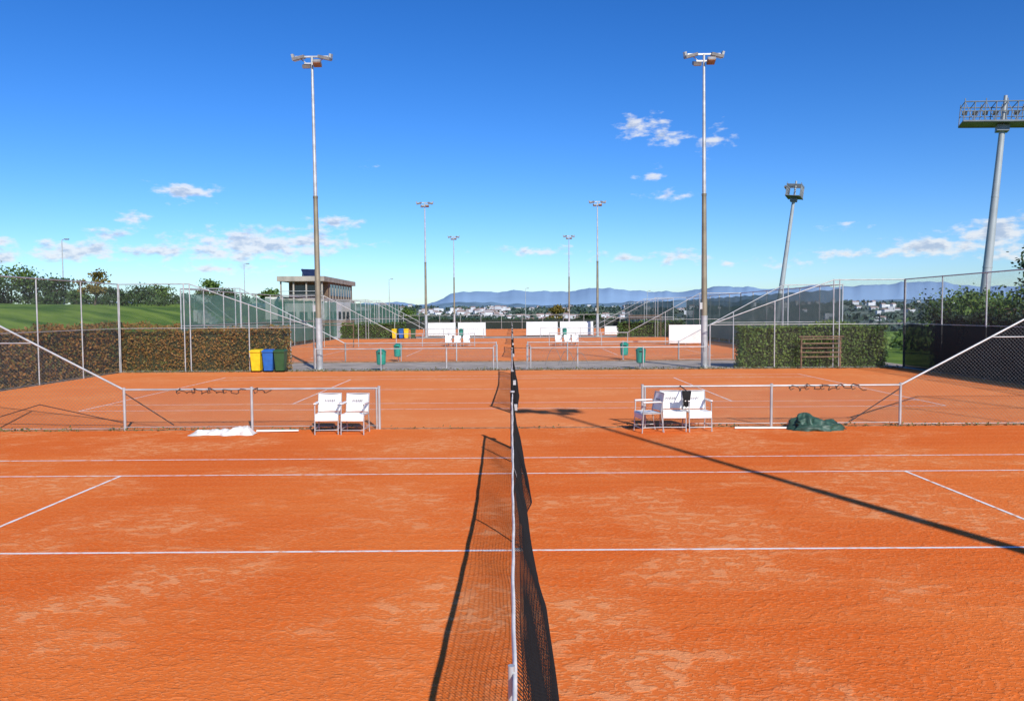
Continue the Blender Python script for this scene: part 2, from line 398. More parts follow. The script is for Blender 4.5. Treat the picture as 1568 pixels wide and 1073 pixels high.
def fence(name,p0,p1,h=4.0,step=2.9,rails=(1.0,),cell=0.085,r=0.0017,pr=0.024,mat='steel',meshed=True,arms=False,screen=None,top=None):
    g=MB(); p0=Vector(p0);p1=Vector(p1); L=(p1-p0).length; dr=(p1-p0)/L
    top=top or [(0,h),(L,h)]
    def H(u):
        for (a,ha),(b,hb) in zip(top[:-1],top[1:]):
            if u<=b+1e-6: return ha+(hb-ha)*(u-a)/(b-a)
        return top[-1][1]
    n=max(1,round(L/step)); 
    us=sorted(set([L*i/n for i in range(n+1)]+[t[0] for t in top]))
    for u in us:
        p=p0+dr*u; g.tube(p,p+Vector((0,0,H(u)+0.03)),pr*1.15,mat)
    for (a,ha),(b,hb) in zip(top[:-1],top[1:]):
        A=p0+dr*a; B=p0+dr*b
        g.tube(A+Vector((0,0,ha)),B+Vector((0,0,hb)),pr,mat)
        if meshed: link(g,p0,dr,[(a,0.03),(b,0.03),(b,hb),(a,ha)],cell,r)
    for f in rails:
        zr=f*h if f<=1 else f
        seg=[u for u in [L*i/200 for i in range(201)] if H(u)>=zr-1e-3]
        if seg and f<1: g.tube(p0+dr*seg[0]+Vector((0,0,zr)),p0+dr*seg[-1]+Vector((0,0,zr)),pr*0.55,mat)
    g.tube(p0+Vector((0,0,.05)),p1+Vector((0,0,.05)),0.008,mat,n=5)
    if screen:
        mt,z0,z1=screen; nrm=Vector((-dr.y,dr.x,0))*0.04; ns=int(L/0.5)+1
        vs=[];fs=[]
        for i in range(ns+1):
            p=p0+dr*(L*i/ns)+nrm*(1+0.6*math.sin(i*0.9))
            vs+=[p+Vector((0,0,z0)),p+Vector((0,0,z1+0.04*math.sin(i*1.3)))]
            if i: k=2*i; fs.append((k-2,k,k+1,k-1))
        g.add(vs,fs,mt)
    return g,us,H
def done(t,name='chain_link_fence'): return t[0].build(name)
done(fence('f',(-HW,-7,0),(-HW,35.3,0),4.0,3.0,(0.5,)))
t=fence('f',(HW,-7,0),(HW,35.3,0),4.0,3.0,(0.5,),screen=('screen_dark',0.05,1.95)); done(t)
def cross(y,lo,name='chain_link_fence',cell=0.085,r=0.0017,screen=None,inner=9.0,meshed=True):
    t=fence('f',(-HW,y,0),(-inner,y,0),4.0,2.9,(0.5,),cell,r,top=[(0,4.0),(HW-14.6,4.0),(HW-inner,lo)],meshed=meshed,screen=screen); done(t,name)
    t=fence('f',(inner,y,0),(HW,y,0),4.0,2.9,(0.5,),cell,r,top=[(0,lo),(14.6-inner,4.0),(HW-inner,4.0)],meshed=meshed,screen=screen); done(t,name)
cross(17.6,0.93,inner=8.8)
cross(35.4,2.0)
cross(42.0,1.0,cell=0.1,r=0.0018)
cross(60.6,1.0,cell=0.2,r=0.0025)
cross(79.4,1.0,meshed=False)
cross(86.0,1.0,meshed=False)
for s in(-1,1):
    for a,b in((42,79.4),(86,122.5)):
        done(fence('f',(s*HW,a,0),(s*HW,b,0),4.0,3.1,(0.5,),0.16,0.003,0.03,meshed=False,screen=('screen_teal',0.3,3.75)))
done(fence('f',(-HW,122.6,0),(HW,122.6,0),2.2,3.2,(0.5,),0.3,0.005,0.03,meshed=False,screen=('screen_dark',0.1,1.5)))

def divider(y,x0,x1,h=0.93,nb=2,mesh=True,brace=1,cell=0.06,r=0.0017):
    g=MB(); P=lambda x,z:(x,y,z)
    for i in range(nb+1):
        x=x0+(x1-x0)*i/nb; g.tube(P(x,0),P(x,h+0.02),0.03,'steel',n=10)
        g.tube(P(x,h+0.02),P(x,h+0.05),0.034,'steel',n=10)
    g.tube(P(x0,h),P(x1,h),0.022,'steel'); 
    g.tube(P(x0,0.08),P(x1,0.08),0.008,'steel',n=5)
    if mesh: link(g,(0,y,0),(1,0,0),[(x0,0.04),(x1,0.04),(x1,h),(x0,h)],cell,r)
    if brace:
        e=x0 if brace<0 else x1; k=1 if brace<0 else -1
        g.tube((e,y+0.02,0.85),(e+k*1.1,y+0.02,0.12),0.012,'darkwire',n=6)
        e2=x1 if brace<0 else x0
        g.tube((e2-k*0.06,y,0),(e2-k*0.06,y,h),0.02,'steel')
    return g.build('low_fence')
divider(17.6,-8.8,-3.02,brace=-1); divider(17.6,2.95,8.8,brace=1)
for y in(35.6,42.1):
    g=MB()
    spans=[(-9.0,-3.0),(-3.0,-0.85),(0.85,3.0),(3.0,9.0)]
    for a,b in spans:
        g.tube((a,y,1.0),(b,y,1.0),0.022,'steel'); 
        link(g,(0,y,0),(1,0,0),[(a,.04),(b,.04),(b,1.0),(a,1.0)],0.085,0.0017)
    for x in(-9,-6,-3,-.85,.85,3,6,9): g.tube((x,y,0),(x,y,1.05),0.035 if abs(x)<4 else 0.026,'steel')
    if y<40:
        for x in(-.85,.85):
            s=1 if x>0 else -1
            g.tube((x-s*0.16,y+.3,0),(x-s*0.16,y+.3,1.15),0.03,'steel'); g.tube((x,y,1.1),(x-s*0.16,y+.3,1.1),0.02,'steel')
            g.tube((x-s*0.16,y+.3,.6),(x,y,.6),0.02,'steel')
    g.build('low_fence')
for y in(60.6,79.4,86.0):
    g=MB()
    for a,b in((-9,-2.9),(2.9,9)):
        g.tube((a,y,1.0),(b,y,1.0),0.025,'steel'); g.tube((a,y,.1),(b,y,.1),0.015,'steel')
        for i in range(4): x=a+(b-a)*i/3; g.tube((x,y,0),(x,y,1.03),0.03,'steel')
        link(g,(0,y,0),(1,0,0),[(a,.04),(b,.04),(b,1.0),(a,1.0)],0.2,0.0035)
    g.build('low_fence')
g=MB()
g.tube((-8.8,17.65,.16),(-10.75,17.65,.60),0.010,'darkwire'); g.tube((-10.75,17.65,.60),(-12.6,17.65,.05),0.010,'darkwire')
g.tube((-8.8,17.7,.10),(-17.8,17.7,.30),0.006,'darkwire')
g.build('fence_stay')
g=MB(); g.box((0,17.62,0.004),(35.4,0.06,0.024),'kerb'); g.build('edging_strip')
g=MB(); g.box((0,35.28,0.0),(35.4,0.12,0.05),'kerb'); g.box((0,41.9,0.0),(35.4,0.12,0.05),'kerb'); g.build('edging_strip')
g=MB(); N=1800
X=rng.uniform(-17.5,17.5,N); X=X[(np.abs(X)>2.6)|(rng.random(N)<0.25)]
keep=[ (noise.noise((x*0.8,0,0))>-0.15) for x in X]; X=X[keep]
g.quads(np.stack([X,17.58+rng.normal(0,0.045,len(X)),np.abs(rng.normal(0.02,0.03,len(X)))],1),0.028,'weed')
N=3500; X=rng.uniform(-17.5,17.5,N)
g.quads(np.stack([X,35.3+rng.normal(0,0.12,N),np.abs(rng.normal(0.02,0.05,N))],1),0.035,'weed')
g.build('weeds')

def coil(x0,x1,y,z,seed):
    random.seed(seed); g=MB(); pts=[]; x=x0; i=0
    while x<x1:
        pts.append((x+0.05*math.sin(i*1.7),y-0.03+0.02*math.sin(i),z-0.03+0.05*math.sin(i*0.8)+random.uniform(-.04,.03))); x+=0.045; i+=1
    g.path(pts,0.009,'darkwire',5)
    for k in range(int((x1-x0)/0.35)):
        x=x0+0.35*k; g.path([(x,y-.03,z),(x+.03,y-.05,z-.09),(x+.1,y-.05,z-.06)],0.008,'darkwire',5)
    g.build('tangled_wire')
coil(-7.6,-6.05,17.58,0.93,1); coil(-5.85,-5.45,17.58,0.93,2); coil(6.25,8.0,17.58,0.93,3)

# ------------------------------------------------------------------ floodlight poles
g=MB(); H=14.35
g.box((0,0,0.03),(0.5,0.5,0.06),'concrete'); g.tube((0,0,.06),(0,0,.09),0.22,'steel',n=12)
g.tube((0,0,.08),(0,0,2.4),0.155,'steel',0.148,n=16); g.tube((0,0,2.4),(0,0,8.0),0.138,'polesteel',0.105,n=16)
g.tube((0,0,2.38),(0,0,2.44),0.16,'steel',n=16)
g.tube((0,0,8.0),(0,0,H),0.092,'steel',0.055,n=14); g.tube((0,0,7.95),(0,0,8.05),0.115,'polesteel',n=14)
g.box((0,-0.16,1.0),(0.12,0.03,0.4),'steel')
g.box((-.17,-0.02,2.9),(0.12,0.16,0.3),'steel')
g.box((0,0,H),(1.5,0.07,0.07),'steel'); g.box((0,0,H-.3),(0.7,0.06,0.06),'steel')
for s in(-1,1):
    r=roty(s*R(14))@rotx(R(14))
    g.box((s*0.60,0.0,H-0.05),(0.55,0.5,0.13),'lampbody',r)
    g.box(Vector((s*0.60,0.0,H-0.05))+r@Vector((0,0,-0.075)),(0.49,0.44,0.03),'lampglass',r)
    g.box((s*0.86,0,H+0.02),(0.1,0.3,0.2),'steel',r)
    r=rotx(R(-25*s))
    g.box((s*0.28,-s*0.18,H-0.35),(0.36,0.36,0.14),'lampbody',r)
    g.box(Vector((s*0.28,-s*0.18,H-0.35))+r@Vector((0,0,-0.08)),(0.31,0.31,0.03),'lampglass',r)
    g.tube((s*0.62,0,H),(s*0.25,0,H-.3),0.02,'steel')
me=g.mesh('floodlight_pole')
for x,y in((-9,-.7),(9.0,-.7),(-8.95,36.2),(8.95,36.2),(-9.2,83.7),(9.2,83.7),(-8.9,121),(8.9,121)):
    inst(me,'floodlight_pole',(x,y,-0.03),(0,R(-0.4 if y==36.2 else 0),0))

def mast(loc,H,head_rot,lean,wid,name='stadium_floodlight_mast'):
    g=MB(); g.tube((0,0,-2),(0,0,H),0.66,'mast',0.34,n=20)
    for z in(H*.33,H*.66): g.tube((0,0,z-.1),(0,0,z+.1),0.69-0.35*z/H,'mast',n=20)
    Rz=rotz(head_rot); T=lambda x,y,z: Rz@Vector((x,y,0))+Vector((0,0,H+z))
    dpt=1.5
    for y in(-dpt,dpt):
        for z,r in((0,.16),(1.3,.06),(2.5,.08)): g.tube(T(-wid,y,z),T(wid,y,z),r,'mastdark')
        n=8
        for i in range(n+1):
            x=-wid+2*wid*i/n; g.tube(T(x,y,-.1),T(x,y,2.9 if i%2==0 else 2.5),.06,'mastdark',n=6)
            if i<n: g.tube(T(x,y,0 if i%2 else 2.5),T(x+2*wid/n,y,2.5 if i%2 else 0),.04,'mastdark',n=5)
    for i in range(9):
        x=-wid+2*wid*i/8; g.tube(T(x,-dpt,0),T(x,dpt,0),.09,'mastdark',n=6); g.tube(T(x,-dpt,2.5),T(x,dpt,2.5),.06,'mastdark',n=6)
    g.box(T(0,0,-.02),(wid*2,dpt*1.8,.06),'mastdark',Rz)
    g.tube(T(0,0,-.8),T(0,0,3.6),.22,'mast',n=12); g.box(T(0,0,-.6),(1.4,1.4,.8),'mastdark',Rz)
    for i in range(8):
        x=-wid+2*wid*(i+.5)/8
        rr=Rz@rotx(R(35)); g.box(T(x,dpt+.35,1.9),(.6,.3,.55),'lampbody',rr); g.tube(T(x,dpt,1.9),T(x,dpt+.3,1.9),.05,'mastdark',n=6)
    return g.build(name,loc,(0,R(lean),0))
mast((61.3,102,-1),27.6,R(-20),4.8,4.8)
mast((59.3,175,-1),29.0,R(62),7.4,2.3)

def lamp(x,y,ztop):
    z0=terrain(x,y); h=ztop-z0; g=MB()
    g.tube((0,0,0),(0,0,h),.08,'steel',.045,n=10); g.path([(0,0,h),(.2,0,h+.10),(.4,0,h+.12)],.04,'steel'); g.box((.55,0,h+.12),(.5,.24,.10),'lampbody'); g.box((.55,0,h+.06),(.36,.2,.03),'lampglass')
    g.tube((0,0,0),(0,0,.4),.12,'steel',n=10)
    g.build('street_lamp',(x,y,z0))
for a in((-51.6,90,11.2),(-41,120,10.2),(-23.5,150,9),(3.2,180,8.0),(33,190,7.5)): lamp(*a)

# ------------------------------------------------------------------ chairs
def chair_mesh():
    g=MB(); w=.25
    for s in(-1,1):
        x=s*w
        g.path([(x,-.24,0),(x,-.21,.44),(x,-.20,.64)],.013,'steel'); g.path([(x,.26,0),(x,.19,.44),(x,.27,.86)],.013,'steel')
        g.path([(x,-.22,.65),(x,.22,.66)],.013,'steel'); g.box((x,-.02,.672),(.05,.40,.022),'white')
        g.tube((x,-.21,.42),(x,.19,.42),.012,'steel')
        g.tube((x,-.23,.12),(x,.24,.12),.010,'steel')
    g.tube((-w,-.21,.43),(w,-.21,.43),.012,'steel'); g.tube((-w,.19,.43),(w,.19,.43),.012,'steel'); g.tube((-w,.27,.85),(w,.27,.85),.012,'steel')
    g.tube((-w,-.235,.1),(w,-.235,.1),.010,'steel')
    def sling(fn,nu=8,nv=8):
        vs=[]; 
        for j in range(nv+1):
            for i in range(nu+1): vs.append(fn(-1+2*i/nu,j/nv))
        fs=[(j*(nu+1)+i,j*(nu+1)+i+1,(j+1)*(nu+1)+i+1,(j+1)*(nu+1)+i) for j in range(nv) for i in range(nu)]
        g.add(vs,fs,'white',True)
        o=[(v[0],v[1]+.012,v[2]-.006) for v in vs]; g.add(o,[f[::-1] for f in fs],'white',True)
    def seat(u,v):
        s=(1-u*u)
        if v<0.2: return (u*w*.97,-.235,.30+.145*v/.2)
        t=(v-.2)/.8; return (u*w*.97,-.235+.42*t,.445-.035*s*math.sin(math.pi*t)-.01*t)
    def back(u,v):
        return (u*w*.99,.20+.07*v-.0+.035*(1-u*u),.46+.40*v)
    sling(seat,8,10); sling(back)
    for k in range(6): g.box((-.10+.04*k,.222,.70),(.026,.004,.03 if k%2 else .04),'lampbody',rotx(R(-10)))
    return g.mesh('patio_chair')
cm=chair_mesh()
for x,y,a in((-4.05,17.05,3),(-3.45,17.0,-4),(3.55,17.15,-3),(4.08,17.12,5),(2.98,17.0,-78),
             (-4.9,60.2,3),(-4.2,60.2,0),(-3.5,60.2,4),(3.6,60.2,0),(4.3,60.2,3),(4.9,60.2,-4)):
    inst(cm,'patio_chair',(x,y,0.001),(0,0,R(a)))
def lump(name,loc,dims,mat,seed,flat=0.0,rz=0,n=40,fold=.35,sc=3):
    g=MB(); vs=[];fs=[]; m=14
    for j in range(m+1):
        ph=(j/m)*math.pi/2
        for i in range(n):
            th=2*math.pi*i/n
            k=1+fold*noise.noise((math.cos(th)*sc+seed,math.sin(th)*sc,ph*2))+fold*.4*noise.noise((math.cos(th)*sc*3+seed,math.sin(th)*sc*3,ph*5))
            r=math.cos(ph)*k
            z=math.sin(ph)*(1+fold*noise.noise((math.cos(th)*2*math.cos(ph)+seed,math.sin(th)*2*math.cos(ph)+5,1)))
            vs.append((r*dims[0]/2*math.cos(th),r*dims[1]/2*math.sin(th),max(0,z)*dims[2]))
    for j in range(m):
        for i in range(n): a=j*n+i; b=j*n+(i+1)%n; fs.append((a,b,b+n,a+n))
    g.add(vs,fs,mat,True); return g.build(name,loc,(0,0,rz))
g=MB(); vs=[];fs=[]
for j in range(9):
    for i in range(6):
        vs.append((3.80+ (i-2.5)*.04*(1-.04*j),16.93-.02*math.sin(j/8*math.pi)+.02*math.sin(i*2+j), .90-.045*j+ (0.02*math.sin(i*1.9) if j==8 else 0)))
for j in range(8):
    for i in range(5): a=j*6+i; fs.append((a,a+1,a+7,a+6))
g.add(vs,fs,'netcord',True)
g.path([(3.80,16.93,.89),(3.80,17.25,.92),(3.80,17.58,.94)],.012,'netcord',5)
g.build('hanging_jacket')
g=MB(); vs=[];fs=[]; nx,ny=70,16
for j in range(ny+1):
    for i in range(nx+1):
        u=i/nx; v=j/ny; x=-7.05+1.42*u; e=math.sin(math.pi*v)**.7*min(1,min(u,1-u)*9+.05)
        hh=(.07+.10*ss(.25,.9,u)+.05*noise.noise((u*9,v*3,1)))*e+.035*abs(noise.noise((u*26,v*5,2)))*e
        vs.append((x,16.95+.36*(v-.5)*(1+.4*noise.noise((u*6,0,v*2)))+.12*noise.noise((u*4,2,0)),.005+max(0,hh)))
for j in range(ny):
    for i in range(nx): a=j*(nx+1)+i; fs.append((a,a+1,a+nx+2,a+nx+1))
g.add(vs,fs,'tarp_w',True); g.tube((-5.65,17.1,.05),(-4.75,17.2,.04),.022,'white'); g.build('white_tarpaulin')
lump('green_tarpaulin',(6.72,17.1,0.003),(1.15,.55,.22),'tarp_g',3.3,fold=.4)
lump('green_tarpaulin',(6.50,17.2,0.003),(.62,.5,.34),'tarp_g',8.3,fold=.5)
g=MB(); g.tube((4.95,17.25,.03),(6.15,17.2,.03),.022,'white'); g.build('plastic_pipe')

# ------------------------------------------------------------------ bins
def litter_bin():
    g=MB(); g.tube((0,.22,0),(0,.22,.95),.025,'steel'); g.box((0,.2,.7),(.1,.06,.3),'steel')
    g.tube((0,0,.28),(0,0,.85),.20,'teal',.235,n=20); g.tube((0,0,.85),(0,0,.88),.25,'teal',n=20); g.tube((0,0,.88),(0,0,.97),.235,'teal',.10,n=20)
    g.tube((0,0,.25),(0,0,.28),.15,'teal',.20,n=20); g.box((0,-.21,.79),(.2,.06,.06),'rubber')
    for z in(.4,.7): g.tube((0,0,z),(0,0,z+.02),.232 if z>.5 else .216,'teal',n=20)
    return g.mesh('litter_bin')
bm=litter_bin()
for x,y in((-6.04,35.9),(5.94,35.9),(-6.2,42.3),(6.1,42.3),(-5.2,79.8),(5.4,79.8)): inst(bm,'litter_bin',(x,y,0))
def wheelie(mat):
    g=MB(); 
    b=.19; t=.235; bh=.18; th=.26
    vs=[(-b,-bh,.08),(b,-bh,.08),(b,bh,.08),(-b,bh,.08),(-t,-th,.92),(t,-th,.92),(t,th,.92),(-t,th,.92)]
    g.add(vs,[(3,2,1,0),(4,5,6,7),(0,1,5,4),(1,2,6,5),(2,3,7,6),(3,0,4,7)],mat)
    g.box((0,-.01,.94),(.50,.60,.05),mat); 
    vs=[(-.245,-.30,.965),(.245,-.30,.965),(.245,.28,.965),(-.245,.28,.965),(-.2,-.22,1.02),(.2,-.22,1.02),(.2,.22,1.04),(-.2,.22,1.04)]
    g.add(vs,[(4,5,6,7),(0,1,5,4),(1,2,6,5),(2,3,7,6),(3,0,4,7)],mat)
    g.tube((-.2,.33,.93),(.2,.33,.93),.02,mat)
    for s in(-1,1): g.tube((s*.19,.2,.1),(s*.24,.2,.1),.1,'rubber',n=16); g.box((s*.17,-.225,.5),(.02,.03,.7),mat)
    return g.mesh('wheelie_bin')
wy,wb,wg=wheelie('yellow'),wheelie('blue'),wheelie('green')
for me_,x,y in((wy,-11.5,35.1),(wb,-10.97,35.1),(wg,-10.42,35.05),(wy,-11.9,79.0),(wb,-11.2,79.0),(wy,-10.7,79.1),(wg,-10.0,79)):
    inst(me_,'wheelie_bin',(x,y,.0),(0,0,R(random.uniform(-5,5))))

def banner(x0,x1,y,z0,z1):
    g=MB(); n=int((x1-x0)/.4)+2; vs=[];fs=[]
    for i in range(n+1):
        x=x0+(x1-x0)*i/n
        vs+=[(x,y-.05-.02*math.sin(i*1.1),z0),(x,y-.05-.015*math.sin(i*.7),z1)]
        if i: k=2*i; fs.append((k-2,k,k+1,k-1))
    g.add(vs,fs,'banner'); 
    for x in(x0,(x0+x1)/2,x1): g.tube((x,y,0),(x,y,z1+.05),.03,'steel')
    g.tube((x0,y,z1),(x1,y,z1),.02,'steel'); g.build('advertising_banner')
banner(12.2,14.8,60.5,.15,1.55)
banner(-9.2,-6.2,85.6,.1,1.5); banner(-5.9,-2.9,85.6,.1,1.5); banner(1.6,5.0,85.6,.1,1.55); banner(5.3,8.9,85.6,.1,1.55); banner(10.3,13,86.4,.1,1.0)

def rack(x,y,w,h,n):
    g=MB()
    for s in(-1,1): g.box((s*w/2,0,h/2),(.06,.06,h),'brown')
    for i in range(n): g.box((0,-.05,h-.08-.2*i),(w+.1,.025,.05),'brown')
    g.box((0,-.02,h+.03),(w+.25,.14,.05),'brown'); g.build('slatted_wooden_rack',(x,y,0))
rack(13.9,35.05,1.75,1.42,5); rack(13.5,79,3.2,2.2,2); rack(-13.5,60,2.6,2.0,2)

g=MB()
for k in range(3):
    pts=[(1.5+.6*k+.8*t,35.45,.95*math.sin(math.pi*min(1,t*.9+.05))*(1-.12*k)+.05) for t in [i/18 for i in range(19)]]
    g.path(pts,.010,'wire',5)
g.build('court_drag_net')

# ------------------------------------------------------------------ hedges and trees
def hedge(x0,x1,y0,y1,h,mat,dens=230,leaf=.055,z0=-.05):
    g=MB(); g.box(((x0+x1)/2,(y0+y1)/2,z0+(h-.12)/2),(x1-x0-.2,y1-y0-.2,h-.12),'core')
    P=[]
    def face(a,b,c,area):
        N=int(area*dens); u=rng.random(N)[:,None]; v=rng.random(N)[:,None]; P.append(np.array(a)+u*np.array(b)+v*np.array(c))
    X,Y=x1-x0,y1-y0
    face((x0,y0,z0),(X,0,0),(0,0,h),X*h); face((x0,y1,z0),(X,0,0),(0,0,h),X*h*.5)
    face((x0,y0,z0),(0,Y,0),(0,0,h),Y*h); face((x1,y0,z0),(0,Y,0),(0,0,h),Y*h)
    face((x0,y0,z0+h),(X,0,0),(0,Y,0),X*Y)
    P=np.concatenate(P); P+=rng.normal(0,.055,P.shape)
    bump=np.array([noise.noise((p[0]*.9,p[1]*.9,p[2]*1.2)) for p in P]); P[:,2]+=np.where(P[:,2]>h-.4,bump*.3,0)
    P[:,1]+=bump*.12; P[:,0]+=bump*.05
    g.quads(P,leaf,mat); return g.build('hedge')
hedge(-18.9,-18.05,6,36.6,2.1,'hedge_r',200,.058)
hedge(-17.9,-10.45,35.75,36.7,2.0,'hedge_r',400,.048)
hedge(10.55,17.2,35.75,36.7,2.0,'hedge_g',400,.048)
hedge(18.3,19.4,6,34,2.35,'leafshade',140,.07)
hedge(-19.2,-18.1,42,79,2.0,'hedge_r',70,.09); hedge(18.1,19.2,42,79,1.7,'hedge_g',70,.09)
hedge(-17,17,123.5,124.6,1.5,'leafdark',60,.12)
hedge(-17.6,-11,80.2,81,1.6,'leaf',80,.09); hedge(11,17.6,80.2,81,1.6,'leaf',80,.09)

def tree(x,y,h,cr,mat='leaf',n=2200,seed=0,leaf=.16,trunk=.35,name='tree',sparse=1.0,z0=None):
    random.seed(seed); g=MB(); z0=terrain(x,y)-.1 if z0 is None else z0
    tr=.03*h; tp=Vector((0,0,0)); pts=[tp]
    for k in range(4): tp=tp+Vector((random.uniform(-.05,.05)*h,random.uniform(-.05,.05)*h,h*.16)); pts.append(tp)
    for k,(a,b) in enumerate(zip(pts[:-1],pts[1:])): g.tube(a,b,tr*(1-.18*k),'bark',tr*(1-.18*(k+1)),n=8,cap=False)
    ends=[]
    for k in range(9):
        st=pts[random.choice([1,2,2,3,4])]; a=random.uniform(0,6.28)+k*2.4; rr=cr*random.uniform(.35,.95)
        e=Vector((math.cos(a)*rr,math.sin(a)*rr,h*random.uniform(trunk+.1,.86)))
        mid=(st+e)/2+Vector((0,0,-.04*h)); g.tube(st,mid,tr*.4,'bark',tr*.28,n=6,cap=False); g.tube(mid,e,tr*.28,'bark',tr*.08,n=6,cap=False); ends.append(e); 
        if k%2: ends.append((mid+e)/2)
    ends.append(pts[-1]+Vector((0,0,h*.18)))
    C=[]
    for e in ends:
        s=cr*random.uniform(.18,.34); N=int(n/len(ends)*random.uniform(.6,1.3))
        C.append(rng.normal(size=(N,3))*np.array([s,s,min(s*.6,h*.09)])*sparse+np.array(e))
    C=np.concatenate(C); C=C[(C[:,2]>h*trunk*.6)&(C[:,2]<h*1.1)]
    g.quads(C,leaf,mat); return g.build(name,(x,y,z0))
def bear(az,d): return d*math.sin(R(az)),d*math.cos(R(az))
L=[(-32.6,100,8.4,2.2,'leaf'),(-31.4,104,7.2,1.8,'leafdark'),(-30.1,100,7.2,1.8,'leafdark'),(-29.1,112,6.0,1.6,'leaf'),(-28.1,90,7.6,1.2,'autumn'),(-27.2,110,6.2,1.7,'leafdark'),
 (-25.4,112,6.7,2.0,'leafdark'),(-24.4,118,7.0,2.0,'leaf'),(-21.2,108,7.6,1.3,'leaf'),(-20.2,112,6.2,1.6,'leafdark'),(-17.3,120,6.4,1.6,'leaf'),(-35,100,7.8,2.2,'leaf'),(-37,95,8.2,2.4,'leafdark'),(-33.4,98,7.0,2.0,'leafdark'),
 (-9.2,160,4.6,3.0,'leafdark'),(-7.4,170,4.0,3.0,'leaf'),(3.3,158,4.6,1.6,'autumn'),(5.6,175,2.8,2.6,'leafdark'),(11,170,2.6,3,'leafdark'),
 (29.0,92,4.4,3,'leafdark'),(30.2,84,4.8,3,'leaf'),(31.2,78,5.0,3,'leaf'),(32.4,72,5.1,3,'leaf'),(33.8,74,5.2,3,'leafdark'),(30.8,90,5.0,3.2,'leaf'),(35.5,70,5.2,3,'leaf')]
for i,(a,d,zt,cr,mt) in enumerate(L):
    x,y=bear(a,d); zg=terrain(x,y)-.1; tree(x,y,max(1.5,(zt-zg)/1.06),cr,mt,1300,i+1,.15 if d<120 else .22,z0=zg,trunk=.25)
x,y=bear(34.9,50); tree(x,y,7.0,1.2,'leafdark',1300,77,.12,.66)
def shrubs(azr,dr,n,h,mat,seed,maxz=99):
    random.seed(seed); C=[]
    for i in range(n):
        x,y=bear(random.uniform(*azr),random.uniform(*dr)); z=terrain(x,y); s=random.uniform(.6,1)*h
        C.append(rng.normal(size=(150,3))*np.array([s*.7,s*.7,s*.3])+np.array([x,y,z+s*.45]))
    g=MB(); C=np.concatenate(C); C=C[C[:,2]<maxz]; g.quads(C,.2,mat); g.build('shrubs')
shrubs((-34,-18),(95,125),34,1.5,'leafdark',4); shrubs((27.5,36),(58,85),44,2.3,'leaf',5,4.3); shrubs((-16,24),(135,190),50,1.8,'leafdark',6)

# ------------------------------------------------------------------ clubhouse
g=MB()
g.box((-20.95,86.5,1.9),(4.3,14,3.9),'wall')
g.box((-21.35,87,4.0),(4.6,15.5,.3),'concrete')
g.box((-21.35,88.3,5.05),(4.1,12.4,1.8),'brown')
g.box((-21.35,87,6.15),(4.8,15.8,.5),'concrete')
for i in range(9): g.box((-19.27,82.9+i*1.35,5.05),(.06,.12,1.78),'concrete')
for i in range(8): g.box((-19.285,83.58+i*1.35,5.1),(.03,1.0,1.2),'glass')
g.box((-21.4,82.06,5.0),(3.3,.04,1.2),'glass')
for x in(-23.5,-22.2,-20.9,-19.3): g.box((x,79.6,5.0),(.14,.14,1.8),'concrete')
g.tube((-23.6,79.5,4.9),(-19.2,79.5,4.9),.03,'steel'); g.tube((-23.6,79.5,4.55),(-19.2,79.5,4.55),.02,'steel')
for x in(-22.4,-21.2,-20.0): g.box((x,79.47,2.4),(.8,.05,.8),'glass'); g.box((x,79.44,1.96),(.9,.08,.06),'concrete')
for i in range(6): g.box((-18.78,81+i*2.1,2.4),(.05,1.1,.8),'glass')
g.box((-19.3,79.46,1.0),(.7,.05,2.0),'teal')
g.box((-25.2,86,3.2),(2.0,6,2.4),'wall'); g.box((-24.5,82.96,3.1),(.5,.05,1.9),'teal')
r=rotx(R(35)); g.box((-21.6,84,6.95),(1.7,1.5,.06),'solar',rotz(.5)@r); g.tube((-21.6,84.3,6.4),(-21.6,84.3,6.95),.05,'steel')
g.tube((-22.7,85,6.4),(-22.7,85,7.5),.03,'steel'); g.box((-22.5,85,6.7),(.4,.5,.6),'concrete')
g.build('clubhouse')
g=MB()
for i in range(12): g.box((-23.6-.32*i,68,.12+.26*i-.5),(.36,2.2,1.0),'wall')
for s in(-1,1): g.tube((-23.6,68+s*1.1,1.2),(-27.2,68+s*1.1,4.1),.03,'steel'); 
for i in range(5): g.tube((-23.6-.9*i,66.9,.2+.7*i),(-23.6-.9*i,66.9,1.2+.72*i),.025,'steel')
g.build('outdoor_stairs')

# ------------------------------------------------------------------ world
W=bpy.data.worlds.new('World'); scene.world=W; W.use_nodes=True; nt=W.node_tree; Lk=nt.links.new
for n in list(nt.nodes): nt.nodes.remove(n)
EL=32.0; sdir=Vector((0.38,-1,0)).normalized()*math.cos(R(EL))+Vector((0,0,math.sin(R(EL))))
out=nt.nodes.new('ShaderNodeOutputWorld'); bg=nt.nodes.new('ShaderNodeBackground'); sky=nt.nodes.new('ShaderNodeTexSky')
sky.sky_type='NISHITA'; sky.sun_disc=False; sky.sun_elevation=R(EL); sky.sun_rotation=math.atan2(0.38,-1)
sky.air_density=1.0; sky.dust_density=0.3; sky.ozone_density=4.0; sky.altitude=150
gm=nt.nodes.new('ShaderNodeGamma'); gm.inputs['Gamma'].default_value=1.25
hs=nt.nodes.new('ShaderNodeHueSaturation'); hs.inputs['Saturation'].default_value=1.18
tm=nt.nodes.new('ShaderNodeMixRGB'); tm.blend_type='MULTIPLY'; tm.inputs['Fac'].default_value=1; tm.inputs['Color2'].default_value=(0.82,0.95,1.22,1)
Lk(sky.outputs[0],gm.inputs['Color']); Lk(gm.outputs[0],hs.inputs['Color']); Lk(hs.outputs[0],tm.inputs['Color1']); Lk(tm.outputs[0],bg.inputs['Color']); bg.inputs['Strength'].default_value=0.076
